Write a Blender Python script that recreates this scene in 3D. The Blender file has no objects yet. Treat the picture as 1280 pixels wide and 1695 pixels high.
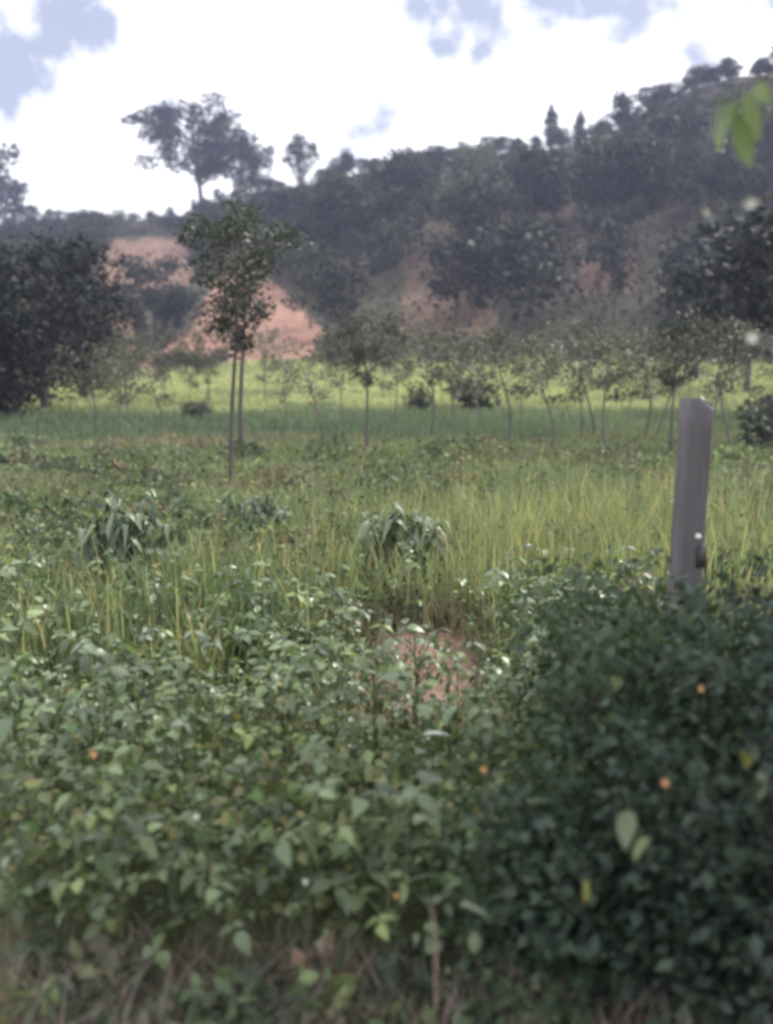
import bpy, math, random
import numpy as np
from mathutils import Vector, Matrix, Quaternion

random.seed(7)
RNG = np.random.default_rng(7)
R = math.radians
S = bpy.context.scene
COL = S.collection

# ------------------------------------------------------------------ camera
F, CX, CY, HORIZON, CAMZ = 1628.0, 640.0, 847.5, 585.0, 1.7
PITCH = math.atan((CY - HORIZON) / F)
cam = bpy.data.cameras.new('camera')
camo = bpy.data.objects.new('camera', cam)
COL.objects.link(camo)
cam.sensor_fit = 'VERTICAL'
cam.sensor_height = 24.0
cam.lens = 24.0 * F / 1695.0
cam.clip_start = 0.05
cam.clip_end = 5000
cam.dof.use_dof = True
cam.dof.focus_distance = 6.2
cam.dof.aperture_fstop = 0.8
camo.location = (0, 0, CAMZ)
camo.rotation_euler = (R(90) - PITCH, 0, 0)
S.camera = camo

# ------------------------------------------------------------------ world, sun, exposure
SUN_AZ, SUN_EL = R(58), R(48)
w = bpy.data.worlds.new('World'); S.world = w; w.use_nodes = True
nt = w.node_tree; nt.nodes.clear()
def nd(nt, t, **kw):
    n = nt.nodes.new(t)
    for k, v in kw.items():
        if hasattr(n, k): setattr(n, k, v)
        else: n.inputs[k].default_value = v
    return n
out = nd(nt, 'ShaderNodeOutputWorld'); bg = nd(nt, 'ShaderNodeBackground'); bg.inputs['Strength'].default_value = 0.1
sky = nd(nt, 'ShaderNodeTexSky'); sky.sky_type = 'NISHITA'; sky.sun_disc = False
sky.sun_elevation = SUN_EL; sky.sun_rotation = SUN_AZ; sky.air_density = 1.0; sky.dust_density = 1.5
tc = nd(nt, 'ShaderNodeTexCoord')
def math_n(nt, op, a, b=None, clamp=False):
    m = nt.nodes.new('ShaderNodeMath'); m.operation = op; m.use_clamp = clamp
    for i, v in enumerate((a, b)):
        if v is None: continue
        if isinstance(v, (int, float)): m.inputs[i].default_value = v
        else: nt.links.new(v, m.inputs[i])
    return m.outputs[0]
sep = nd(nt, 'ShaderNodeSeparateXYZ'); nt.links.new(tc.outputs['Generated'], sep.inputs[0])
zz = math_n(nt, 'ADD', math_n(nt, 'MAXIMUM', sep.outputs[2], 0.0), 0.22)
cmb = nd(nt, 'ShaderNodeCombineXYZ')
nt.links.new(math_n(nt, 'DIVIDE', sep.outputs[0], zz), cmb.inputs[0])
nt.links.new(math_n(nt, 'DIVIDE', sep.outputs[1], zz), cmb.inputs[1])
n1 = nd(nt, 'ShaderNodeTexNoise'); n1.inputs['Scale'].default_value = 1.15; n1.inputs['Detail'].default_value = 6; n1.inputs['Roughness'].default_value = 0.55
nt.links.new(cmb.outputs[0], n1.inputs['Vector'])
n2 = nd(nt, 'ShaderNodeTexNoise'); n2.inputs['Scale'].default_value = 13.0; n2.inputs['Detail'].default_value = 5
nt.links.new(tc.outputs['Generated'], n2.inputs['Vector'])
def ray(px, py):
    cx, cy = (px - CX) / F, (CY - py) / F
    s, c = math.sin(PITCH), math.cos(PITCH)
    return Vector((cx, c + cy * s, -s + cy * c))
# openings and grey undersides between the white clouds: fixed directions of the sky, ragged by noise
gen = None
wob = math_n(nt, 'MULTIPLY', math_n(nt, 'SUBTRACT', n2.outputs[0], 0.5), 0.30)
for (px, py, rad, sx) in ((100, 65, .060, 1.0), (40, 118, .056, 1.0), (5, 10, .036, 1), (960, -66, .078, .34), (860, -56, .05, .4), (1090, -58, .05, .4), (190, 218, .030, .5), (625, 212, .024, .8), (1150, 60, .05, 1.5), (1270, 30, .05, 1)):
    d = ray(px, py).normalized()
    sub = nt.nodes.new('ShaderNodeVectorMath'); sub.operation = 'SUBTRACT'
    nt.links.new(tc.outputs['Generated'], sub.inputs[0]); sub.inputs[1].default_value = d
    sc = nt.nodes.new('ShaderNodeVectorMath'); sc.operation = 'MULTIPLY'; sc.inputs[1].default_value = (min(1, 1 * sx) if sx < 1 else 1, 1, 1 if sx <= 1 else 1 / sx)
    nt.links.new(sub.outputs[0], sc.inputs[0])
    ln = nt.nodes.new('ShaderNodeVectorMath'); ln.operation = 'LENGTH'; nt.links.new(sc.outputs[0], ln.inputs[0])
    v = math_n(nt, 'SUBTRACT', rad, math_n(nt, 'ADD', ln.outputs['Value'], wob))
    v = math_n(nt, 'MULTIPLY', v, 1.0 / 0.045, True)
    gen = v if gen is None else math_n(nt, 'MAXIMUM', gen, v)
rest = nd(nt, 'ShaderNodeMapRange'); rest.inputs['From Min'].default_value = 0.58; rest.inputs['From Max'].default_value = 0.72
nt.links.new(n1.outputs[0], rest.inputs['Value'])
hole = math_n(nt, 'MAXIMUM', math_n(nt, 'MULTIPLY', gen, 0.92), math_n(nt, 'MULTIPLY', rest.outputs[0], 0.5))
ccol = nd(nt, 'ShaderNodeMix'); ccol.data_type = 'RGBA'
ccol.inputs['A'].default_value = (11, 11, 11.3, 1); ccol.inputs['B'].default_value = (12.0, 12.0, 12.2, 1)
nt.links.new(n1.outputs[0], ccol.inputs['Factor'])
blue = nd(nt, 'ShaderNodeMix'); blue.data_type = 'RGBA'; blue.inputs['Factor'].default_value = 0.15
blue.inputs['A'].default_value = (2.5, 2.85, 3.9, 1); nt.links.new(sky.outputs[0], blue.inputs['B'])
mx = nd(nt, 'ShaderNodeMix'); mx.data_type = 'RGBA'
nt.links.new(hole, mx.inputs['Factor']); nt.links.new(ccol.outputs['Result'], mx.inputs['A']); nt.links.new(blue.outputs['Result'], mx.inputs['B'])
nt.links.new(mx.outputs['Result'], bg.inputs['Color']); nt.links.new(bg.outputs[0], out.inputs[0])

sun = bpy.data.lights.new('sun', 'SUN'); sun.energy = 3.3; sun.angle = R(3.0); sun.color = (1.0, .95, .86)
suno = bpy.data.objects.new('sun', sun); COL.objects.link(suno)
SUNV = Vector((math.sin(SUN_AZ) * math.cos(SUN_EL), math.cos(SUN_AZ) * math.cos(SUN_EL), math.sin(SUN_EL)))
suno.rotation_euler = SUNV.to_track_quat('Z', 'Y').to_euler()
S.view_settings.view_transform = 'Standard'; S.view_settings.look = 'None'
S.view_settings.exposure = 0.68; S.view_settings.gamma = 1.0; S.view_settings.use_curve_mapping = False
S.cycles.use_denoising = True
S.cycles.filter_width = 3.3
S.cycles.max_bounces = 6; S.cycles.transparent_max_bounces = 4; S.cycles.volume_bounces = 0
S.cycles.sample_clamp_indirect = 4.0

# ------------------------------------------------------------------ helpers
def tag(o, label=None, cat=None, group=None, kind=None):
    if label: o['label'] = label
    if cat: o['category'] = cat
    if group: o['group'] = group
    if kind: o['kind'] = kind
    return o
def link(name, me, parent=None):
    o = bpy.data.objects.new(name, me); COL.objects.link(o)
    if parent: o.parent = parent
    return o
def empty(name, loc=(0, 0, 0), rz=0.0, sc=1.0):
    o = bpy.data.objects.new(name, None); COL.objects.link(o)
    o.location = loc; o.rotation_euler = (0, 0, rz); o.scale = (sc, sc, sc) if isinstance(sc, (int, float)) else sc
    o.empty_display_size = .1
    return o
def copy_tree(o, parent=None):
    c = o.copy(); COL.objects.link(c)
    if parent: c.parent = parent
    for ch in CHILDREN.get(o.name, ()):
        copy_tree(ch, c)
    return c
CHILDREN = {}
def reg(parent, child):
    CHILDREN.setdefault(parent.name, []).append(child); return child
def mesh_np(name, V, quads=None, tris=None, mat=None, col=None, smooth=False):
    me = bpy.data.meshes.new(name)
    V = np.asarray(V, np.float32)
    me.vertices.add(len(V)); me.vertices.foreach_set('co', V.ravel())
    q = np.zeros((0, 4), np.int32) if quads is None else np.asarray(quads, np.int32).reshape(-1, 4)
    t = np.zeros((0, 3), np.int32) if tris is None else np.asarray(tris, np.int32).reshape(-1, 3)
    me.loops.add(q.size + t.size)
    me.loops.foreach_set('vertex_index', np.concatenate([q.ravel(), t.ravel()]))
    me.polygons.add(len(q) + len(t))
    me.polygons.foreach_set('loop_start', np.concatenate([np.arange(len(q)) * 4, q.size + np.arange(len(t)) * 3]).astype(np.int32))
    if smooth: me.polygons.foreach_set('use_smooth', np.ones(len(q) + len(t), bool))
    if col is not None:
        a = me.attributes.new('col', 'FLOAT_COLOR', 'POINT')
        c = np.ones((len(V), 4), np.float32); c[:, :3] = col
        a.data.foreach_set('color', c.ravel())
    me.update(calc_edges=True)
    if mat: me.materials.append(mat)
    return me
def smooth(a, b, x):
    t = np.clip((np.asarray(x, float) - a) / (b - a), 0, 1); return t * t * (3 - 2 * t)
def _hash(i, j, s):
    n = (i * 374761393 + j * 668265263 + s * 1274126177) & 0xffffffff
    n = ((n ^ (n >> 13)) * 1274126177) & 0xffffffff
    return ((n ^ (n >> 16)) & 0xffff) / 65535.0
def noise(x, y, seed=0):
    x = np.asarray(x, float); y = np.asarray(y, float)
    i = np.floor(x).astype(np.int64); j = np.floor(y).astype(np.int64)
    fx = x - i; fy = y - j; fx = fx * fx * (3 - 2 * fx); fy = fy * fy * (3 - 2 * fy)
    a = _hash(i, j, seed); b = _hash(i + 1, j, seed); c = _hash(i, j + 1, seed); d = _hash(i + 1, j + 1, seed)
    return (a * (1 - fx) + b * fx) * (1 - fy) + (c * (1 - fx) + d * fx) * fy
def fbm(x, y, seed=0, o=3):
    s = 0; a = .5
    for k in range(o):
        s = s + a * noise(x * 2 ** k, y * 2 ** k, seed + k * 17); a *= .5
    return s / (1 - .5 ** o)
def project(x, y, z):
    s, c = math.sin(PITCH), math.cos(PITCH)
    dz = np.asarray(z) - CAMZ; y = np.asarray(y); x = np.asarray(x)
    dep = np.maximum(y * c - dz * s, 1e-3); up = y * s + dz * c
    return CX + F * x / dep, CY - F * up / dep

# ------------------------------------------------------------------ terrain
_rp = np.array([-900, 0, 150, 310, 350, 420, 520, 600, 700, 800, 880, 960, 1040, 1120, 1180, 1280, 2200], float)
_rt = np.array([375, 372, 370, 360, 342, 320, 306, 286, 270, 258, 248, 234, 186, 142, 124, 124, 140], float)
_ry = np.array([190, 180, 175, 165, 160, 150, 140, 135, 130, 128, 125, 120, 118, 115, 115, 115, 120], float)
Y0 = 58.0
def field_z(x, y):
    u = np.asarray(x) / np.maximum(np.abs(y), 6.0)
    zf = .35 + .85 * smooth(-.33, -.08, u)
    und = .10 * (fbm(np.asarray(x) * .16 + 9, np.asarray(y) * .16, 3) - .5) * smooth(3, 12, y)
    return zf * smooth(24, 57, y) + und
def ridge(u):
    px = CX + F * u / 1.02
    return np.interp(px, _rp, _rt), np.interp(px, _rp, _ry)
def H(x, y):
    x = np.asarray(x, float); y = np.asarray(y, float)
    fz = field_z(x, np.minimum(y, Y0))
    ys = np.maximum(y, 1.0)
    rt, ry = ridge(np.clip(x / ys, -1.2, 1.2))
    s, c = math.sin(PITCH), math.cos(PITCH)
    cy = (CY - rt) / F
    zr = CAMZ + ry * (-s + cy * c) / (c + cy * s)
    t = (y - Y0) / (ry - Y0)
    tc_ = np.clip(t, 0, 1)
    prof = tc_ ** 1.12 * (1.0 - .06 * np.sin(tc_ * math.pi * 3) * (1 - tc_))
    lump = 3.2 * (fbm(x * .05 + 3, y * .05 + 8, 5) - .5) * np.sin(tc_ * math.pi)
    z = fz + (zr - fz) * prof + lump
    z = np.where(t > 1, zr - np.minimum((t - 1) * 14, zr * .5), z)
    return np.where(y > Y0, z, fz)
def hz(x, y): return float(H(np.array([x]), np.array([y]))[0])
def at(px, Y):
    return (px - CX) / F * Y * 1.0
def place(px, py, lo=1.5, hi=170.0):
    """where the line of sight of a photo point meets the terrain"""
    d = ray(px, py); t = np.linspace(lo, hi, 4000)
    X, Y, Z = d.x * t, d.y * t, CAMZ + d.z * t
    below = np.nonzero(Z <= H(X, Y))[0]
    k = below[0] if len(below) else len(t) - 1
    return float(X[k]), float(Y[k])
def height_to(x, y, z0, py_top):
    d = ray(0, py_top); return CAMZ + d.z / d.y * y - z0

# ------------------------------------------------------------------ materials
def new_mat(name):
    m = bpy.data.materials.new(name); m.use_nodes = True
    t = m.node_tree; t.nodes.clear(); return m, t
def leaf_mat(name, base=None, rough=.55, trans=.3, var=.35, warm=.25, spec=.35, noise_scale=3.0, hue=(1.15, 1.05, .7), obj_var=0.0):
    """base None: colour from the mesh attribute 'col'"""
    m, t = new_mat(name)
    o = nd(t, 'ShaderNodeOutputMaterial'); p = nd(t, 'ShaderNodeBsdfPrincipled')
    if base is None:
        a = nd(t, 'ShaderNodeAttribute'); a.attribute_name = 'col'; c = a.outputs['Color']
    else:
        a = nd(t, 'ShaderNodeRGB'); a.outputs[0].default_value = (*base, 1); c = a.outputs[0]
    oi = nd(t, 'ShaderNodeObjectInfo'); g = nd(t, 'ShaderNodeNewGeometry')
    rnd = math_n(t, 'FRACT', math_n(t, 'ADD', oi.outputs['Random'], g.outputs['Random Per Island']))
    # some leaves yellower than others
    mixw = nd(t, 'ShaderNodeMix'); mixw.data_type = 'RGBA'; mixw.blend_type = 'MULTIPLY'
    mixw.inputs['B'].default_value = (hue[0] * 1.25, hue[1] * 1.15, hue[2], 1)
    t.links.new(math_n(t, 'MULTIPLY', math_n(t, 'POWER', rnd, 2.0), warm * 2, True), mixw.inputs['Factor']); t.links.new(c, mixw.inputs['A'])
    no = nd(t, 'ShaderNodeTexNoise'); no.inputs['Scale'].default_value = noise_scale; no.inputs['Detail'].default_value = 3
    tcn = nd(t, 'ShaderNodeTexCoord'); t.links.new(tcn.outputs['Object'], no.inputs['Vector'])
    r2 = math_n(t, 'FRACT', math_n(t, 'MULTIPLY', rnd, 7.31))
    k = math_n(t, 'ADD', math_n(t, 'MULTIPLY', r2, var * 1.2), math_n(t, 'MULTIPLY', no.outputs[0], var * 1.2))
    k = math_n(t, 'MULTIPLY', math_n(t, 'ADD', k, 1.0 - var * 1.2), math_n(t, 'ADD', math_n(t, 'MULTIPLY', oi.outputs['Random'], obj_var * 2), 1.0 - obj_var))
    hs = nd(t, 'ShaderNodeHueSaturation'); t.links.new(mixw.outputs['Result'], hs.inputs['Color']); t.links.new(k, hs.inputs['Value'])
    t.links.new(hs.outputs[0], p.inputs['Base Color'])
    p.inputs['Roughness'].default_value = rough; p.inputs['Specular IOR Level'].default_value = spec
    tr = nd(t, 'ShaderNodeBsdfTranslucent'); ht = nd(t, 'ShaderNodeMix'); ht.data_type = 'RGBA'; ht.blend_type = 'MULTIPLY'; ht.inputs['Factor'].default_value = 1
    ht.inputs['B'].default_value = (1.05, 1.15, .75, 1); t.links.new(hs.outputs[0], ht.inputs['A']); t.links.new(ht.outputs['Result'], tr.inputs['Color'])
    ms = nd(t, 'ShaderNodeMixShader'); ms.inputs[0].default_value = trans
    t.links.new(p.outputs[0], ms.inputs[1]); t.links.new(tr.outputs[0], ms.inputs[2]); t.links.new(ms.outputs[0], o.inputs[0])
    return m
def rough_mat(name, c1, c2, scale=4.0, rough=.9, bump=.3, stretch=(1, 1, 1), c3=None):
    m, t = new_mat(name)
    o = nd(t, 'ShaderNodeOutputMaterial'); p = nd(t, 'ShaderNodeBsdfPrincipled'); p.inputs['Roughness'].default_value = rough
    tcn = nd(t, 'ShaderNodeTexCoord'); mp = nd(t, 'ShaderNodeMapping'); mp.inputs['Scale'].default_value = stretch
    t.links.new(tcn.outputs['Object'], mp.inputs[0])
    no = nd(t, 'ShaderNodeTexNoise'); no.inputs['Scale'].default_value = scale; no.inputs['Detail'].default_value = 8; no.inputs['Roughness'].default_value = .65
    t.links.new(mp.outputs[0], no.inputs['Vector'])
    cr = nd(t, 'ShaderNodeValToRGB'); cr.color_ramp.elements[0].position = .35; cr.color_ramp.elements[1].position = .65
    cr.color_ramp.elements[0].color = (*c1, 1); cr.color_ramp.elements[1].color = (*c2, 1)
    if c3:
        e = cr.color_ramp.elements.new(.5); e.color = (*c3, 1)
    t.links.new(no.outputs[0], cr.inputs[0]); t.links.new(cr.outputs[0], p.inputs['Base Color'])
    b = nd(t, 'ShaderNodeBump'); b.inputs['Strength'].default_value = bump; b.inputs['Distance'].default_value = .02
    t.links.new(no.outputs[0], b.inputs['Height']); t.links.new(b.outputs[0], p.inputs['Normal']); t.links.new(p.outputs[0], o.inputs[0])
    return m
def ground_mat(name, scale):
    """ground colour comes from the attribute (soil or turf), broken up by grain"""
    m, t = new_mat(name)
    o = nd(t, 'ShaderNodeOutputMaterial'); p = nd(t, 'ShaderNodeBsdfPrincipled'); p.inputs['Roughness'].default_value = .95; p.inputs['Specular IOR Level'].default_value = .1
    a = nd(t, 'ShaderNodeAttribute'); a.attribute_name = 'col'
    tcn = nd(t, 'ShaderNodeTexCoord')
    no = nd(t, 'ShaderNodeTexNoise'); no.inputs['Scale'].default_value = scale; no.inputs['Detail'].default_value = 9; no.inputs['Roughness'].default_value = .7
    t.links.new(tcn.outputs['Object'], no.inputs['Vector'])
    hs = nd(t, 'ShaderNodeHueSaturation'); t.links.new(a.outputs['Color'], hs.inputs['Color'])
    t.links.new(math_n(t, 'ADD', math_n(t, 'MULTIPLY', no.outputs[0], 1.3), .35), hs.inputs['Value'])
    t.links.new(hs.outputs[0], p.inputs['Base Color'])
    b = nd(t, 'ShaderNodeBump'); b.inputs['Strength'].default_value = .6; b.inputs['Distance'].default_value = .3 / scale
    t.links.new(no.outputs[0], b.inputs['Height']); t.links.new(b.outputs[0], p.inputs['Normal']); t.links.new(p.outputs[0], o.inputs[0])
    return m
M = dict(
    field=ground_mat('field_soil', 6.0), hill=ground_mat('hill_soil', .8),
    grass=leaf_mat('grass_blades', None, rough=.6, trans=.3, var=.25, warm=.15, hue=(1.1, 1.0, .85)),
    cover=leaf_mat('crop_leaves', None, rough=.6, trans=.3, var=.35, warm=.2, spec=.3),
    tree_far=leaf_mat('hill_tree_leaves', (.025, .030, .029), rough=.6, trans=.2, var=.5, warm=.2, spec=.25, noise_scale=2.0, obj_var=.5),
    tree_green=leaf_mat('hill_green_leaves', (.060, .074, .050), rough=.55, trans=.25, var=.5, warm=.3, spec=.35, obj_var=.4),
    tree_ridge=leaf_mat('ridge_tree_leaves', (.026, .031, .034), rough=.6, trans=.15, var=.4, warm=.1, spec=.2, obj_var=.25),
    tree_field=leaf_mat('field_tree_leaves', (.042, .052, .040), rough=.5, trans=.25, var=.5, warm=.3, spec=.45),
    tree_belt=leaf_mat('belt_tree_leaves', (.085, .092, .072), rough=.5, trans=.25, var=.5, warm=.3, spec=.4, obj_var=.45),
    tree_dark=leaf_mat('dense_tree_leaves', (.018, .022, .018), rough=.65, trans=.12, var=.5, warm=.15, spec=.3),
    scrub=leaf_mat('scrub_leaves', None, rough=.6, trans=.2, var=.4, warm=.2, spec=.3),
    bean=leaf_mat('bean_leaves', (.120, .175, .088), rough=.38, trans=.3, var=.6, warm=.25, spec=.75, noise_scale=14, obj_var=.25),
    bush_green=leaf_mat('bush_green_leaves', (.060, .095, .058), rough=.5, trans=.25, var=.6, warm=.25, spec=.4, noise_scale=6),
    bean_light=leaf_mat('light_bean_leaves', (.155, .215, .10), rough=.45, trans=.3, var=.5, warm=.35, spec=.55, noise_scale=10, obj_var=.25),
    bean_dull=leaf_mat('dull_weed_leaves', (.075, .105, .06), rough=.5, trans=.25, var=.6, warm=.3, spec=.5, noise_scale=18, obj_var=.3),
    weed=leaf_mat('weed_leaves', (.075, .105, .075), rough=.5, trans=.25, var=.5, warm=.2, spec=.4, noise_scale=10, obj_var=.4),
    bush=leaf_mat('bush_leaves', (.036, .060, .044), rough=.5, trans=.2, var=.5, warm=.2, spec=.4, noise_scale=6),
    pale=leaf_mat('pale_leaves', (.20, .25, .18), rough=.4, trans=.3, var=.3, warm=.2, spec=.6, noise_scale=10),
    paleyellow=leaf_mat('yellowing_leaves', (.21, .22, .08), rough=.5, trans=.3, var=.3, warm=.3, noise_scale=10),
    hang=leaf_mat('hanging_leaves', (.17, .24, .09), rough=.35, trans=.45, var=.2, warm=.2, spec=.5, noise_scale=12),
    dry=leaf_mat('dry_leaves', (.34, .24, .17), rough=.7, trans=.2, var=.3, warm=.2, noise_scale=10),
    white=leaf_mat('white_petals', (.62, .61, .56), rough=.4, trans=.3, var=.1, warm=.05),
    orange=leaf_mat('orange_petals', (.62, .34, .16), rough=.5, trans=.3, var=.15, warm=.05),
    bark=rough_mat('bark', (.055, .048, .045), (.14, .12, .11), 9, stretch=(1, 1, .25), bump=.6),
    bark_pale=rough_mat('pale_bark', (.10, .09, .085), (.21, .19, .17), 9, stretch=(1, 1, .25), bump=.5),
    stem=rough_mat('green_stem', (.07, .10, .04), (.12, .13, .06), 20, bump=.2),
    twig=rough_mat('dry_grass_stalk', (.22, .16, .12), (.38, .30, .24), 20, bump=.2),
    post=rough_mat('weathered_post', (.105, .098, .105), (.15, .14, .15), 26, stretch=(1, 1, .15), bump=.6, c3=(.125, .117, .126)),
    corner_knob=rough_mat('lit_corner_and_insulator', (.62, .58, .52), (.8, .77, .72), 30, bump=.3),  # pale colour for the post's painted sunlit corner and its white insulator
    metal=rough_mat('dark_bracket', (.03, .03, .035), (.07, .065, .06), 20, rough=.6, bump=.2),
)

# ------------------------------------------------------------------ ground sheets
def soil_zone(x, y):
    """how bare and reddish the field is (0..1): a worn patch in the crop and the verge by the road"""
    px, py = project(x, y, np.zeros_like(x) + .12)
    n = fbm(x * 2.2, y * 2.2, 21) - .5
    a = 1 - smooth(.6, 1.25, np.hypot((px - 695) / 140, (py - 1095) / 80) + n * .9)
    b = 1 - smooth(2.05, 2.65, y + n * .7)
    return np.maximum(a, b)
gx = np.concatenate([np.linspace(-90, -12, 40), np.linspace(-11.5, 11.5, 150), np.linspace(12, 90, 40)])
gy = np.concatenate([np.linspace(-60, 0, 12), np.linspace(.3, 14, 110), np.linspace(14.5, Y0 + 1, 70)])
X, Y = np.meshgrid(gx, gy); Z = H(X, np.minimum(Y, Y0))
nx, ny = len(gx), len(gy)
idx = np.arange(nx * ny).reshape(ny, nx)
quads = np.stack([idx[:-1, :-1], idx[:-1, 1:], idx[1:, 1:], idx[1:, :-1]], -1).reshape(-1, 4)
xf, yf = X.ravel(), Y.ravel()
sz = soil_zone(xf, yf)[:, None] * (yf > 0.5)[:, None]
gcol = np.array([.10, .105, .055]) * (1 - sz) + np.array([.25, .165, .14]) * sz
o = link('field', mesh_np('field', np.stack([xf, yf, Z.ravel()], 1), quads, None, M['field'], gcol, True))
tag(o, kind='structure')
# hill: fan-shaped sheet from the field edge over the ridge
us = np.concatenate([np.linspace(-1.15, -.45, 30), np.linspace(-.44, .44, 230), np.linspace(.45, 1.15, 30)])
ys = np.concatenate([np.linspace(Y0, 190, 190), np.linspace(193, 420, 40)])
U, Y = np.meshgrid(us, ys); X = U * Y; Z = H(X, Y)
nx, ny = len(us), len(ys); idx = np.arange(nx * ny).reshape(ny, nx)
quads = np.stack([idx[:-1, :-1], idx[:-1, 1:], idx[1:, 1:], idx[1:, :-1]], -1).reshape(-1, 4)
def inpoly(px, py, P):
    r = np.zeros(np.shape(px), bool); j = len(P) - 1
    for i in range(len(P)):
        (xi, yi), (xj, yj) = P[i], P[j]
        r ^= ((yi > py) != (yj > py)) & (px < (xj - xi) * (py - yi) / (yj - yi + 1e-9) + xi); j = i
    return r
CLEARINGS = [  # outlines of the bare slopes, as seen, with how bare each is
    ([(205, 625), (320, 540), (350, 480), (390, 430), (425, 440), (480, 490), (548, 560), (548, 625)], 1.0),
    ([(165, 395), (310, 395), (320, 470), (270, 500), (170, 470)], .6),
    ([(180, 520), (230, 520), (230, 600), (180, 610)], .6),
    ([(670, 425), (800, 425), (830, 560), (660, 560)], .3),
    ([(960, 385), (1020, 385), (1060, 440), (1050, 480), (960, 480)], .36),
    ([(780, 360), (960, 330), (1000, 420), (800, 430)], .25),
]
def clearing(px, py, jit=0):
    v = np.zeros(np.shape(px))
    for P, k in CLEARINGS: v = np.maximum(v, inpoly(px, py, P) * k)
    return v
PX, PY = project(X, Y, Z)
n = fbm(X * .35, Y * .35, 31) - .5
cl = clearing(PX + n * 16, PY + n * 22)
cl = np.where(Y < 185, cl, 0)
g2 = fbm(X * .12, Y * .12, 41)[..., None]
hcol = (np.array([.085, .066, .055]) * (1 - g2) + np.array([.075, .075, .05]) * g2)
hcol = hcol * (1 - cl[..., None]) + np.array([.30, .175, .135]) * cl[..., None]
nearf = (1 - smooth(58, 66, Y))[..., None] * (cl[..., None] < .3)
hcol = hcol * (1 - nearf) + np.array([.15, .17, .06]) * nearf
o = link('hill', mesh_np('hill', np.stack([X, Y, Z], -1).reshape(-1, 3), quads, None, M['hill'], hcol.reshape(-1, 3), True))
tag(o, kind='structure')
m = mesh_np('ground', [(-700, -300, -.6), (700, -300, -.6), (700, 700, -.6), (-700, 700, -.6)], [(0, 1, 2, 3)], None, M['field'], np.full((4, 3), (.10, .10, .05)))
tag(link('ground', m), kind='structure')

# ------------------------------------------------------------------ builders of plant matter
def cards(P, N, L, W, fold=.25):
    """kite-shaped leaves: P positions, N directions they point to, L lengths, W widths"""
    n = len(P)
    N = N / np.linalg.norm(N, axis=1, keepdims=True)
    r = RNG.normal(size=(n, 3)); s = np.cross(N, r); s /= np.linalg.norm(s, axis=1, keepdims=True) + 1e-9
    up = np.cross(s, N)
    L = np.broadcast_to(L, n)[:, None]; W = np.broadcast_to(W, n)[:, None]
    v0 = P; v2 = P + N * L - up * L * .12
    v1 = P + N * L * .45 + s * W * .5 + up * W * fold; v3 = P + N * L * .45 - s * W * .5 + up * W * fold
    V = np.stack([v0, v1, v2, v3], 1).reshape(-1, 3)
    return V, np.arange(n * 4).reshape(n, 4)
def tube(pts, radii, sides=6):
    V = []; Q = []
    pts = [Vector(p) for p in pts]
    for i, p in enumerate(pts):
        d = (pts[min(i + 1, len(pts) - 1)] - pts[max(i - 1, 0)]).normalized()
        a = d.orthogonal().normalized() if abs(d.z) < .99 else Vector((1, 0, 0)); b = d.cross(a).normalized(); a = b.cross(d)
        for k in range(sides):
            t = 2 * math.pi * k / sides
            V.append(p + (a * math.cos(t) + b * math.sin(t)) * radii[i])
    for i in range(len(pts) - 1):
        for k in range(sides):
            k2 = (k + 1) % sides
            Q.append((i * sides + k, i * sides + k2, (i + 1) * sides + k2, (i + 1) * sides + k))
    return np.array([tuple(v) for v in V]), np.array(Q)
class MB:
    def __init__(s): s.V = []; s.Q = []; s.T = []; s.n = 0
    def add(s, V, Q=None, T=None):
        V = np.asarray(V, float).reshape(-1, 3); s.V.append(V)
        if Q is not None and len(Q): s.Q.append(np.asarray(Q) + s.n)
        if T is not None and len(T): s.T.append(np.asarray(T) + s.n)
        s.n += len(V); return s
    def mesh(s, name, mat, smooth_=False, col=None):
        return mesh_np(name, np.concatenate(s.V), np.concatenate(s.Q) if s.Q else None, np.concatenate(s.T) if s.T else None, mat, col, smooth_)
def rdir(n, up=0.0):
    v = RNG.normal(size=(n, 3)); v /= np.linalg.norm(v, axis=1, keepdims=True); v[:, 2] += up; return v
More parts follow.
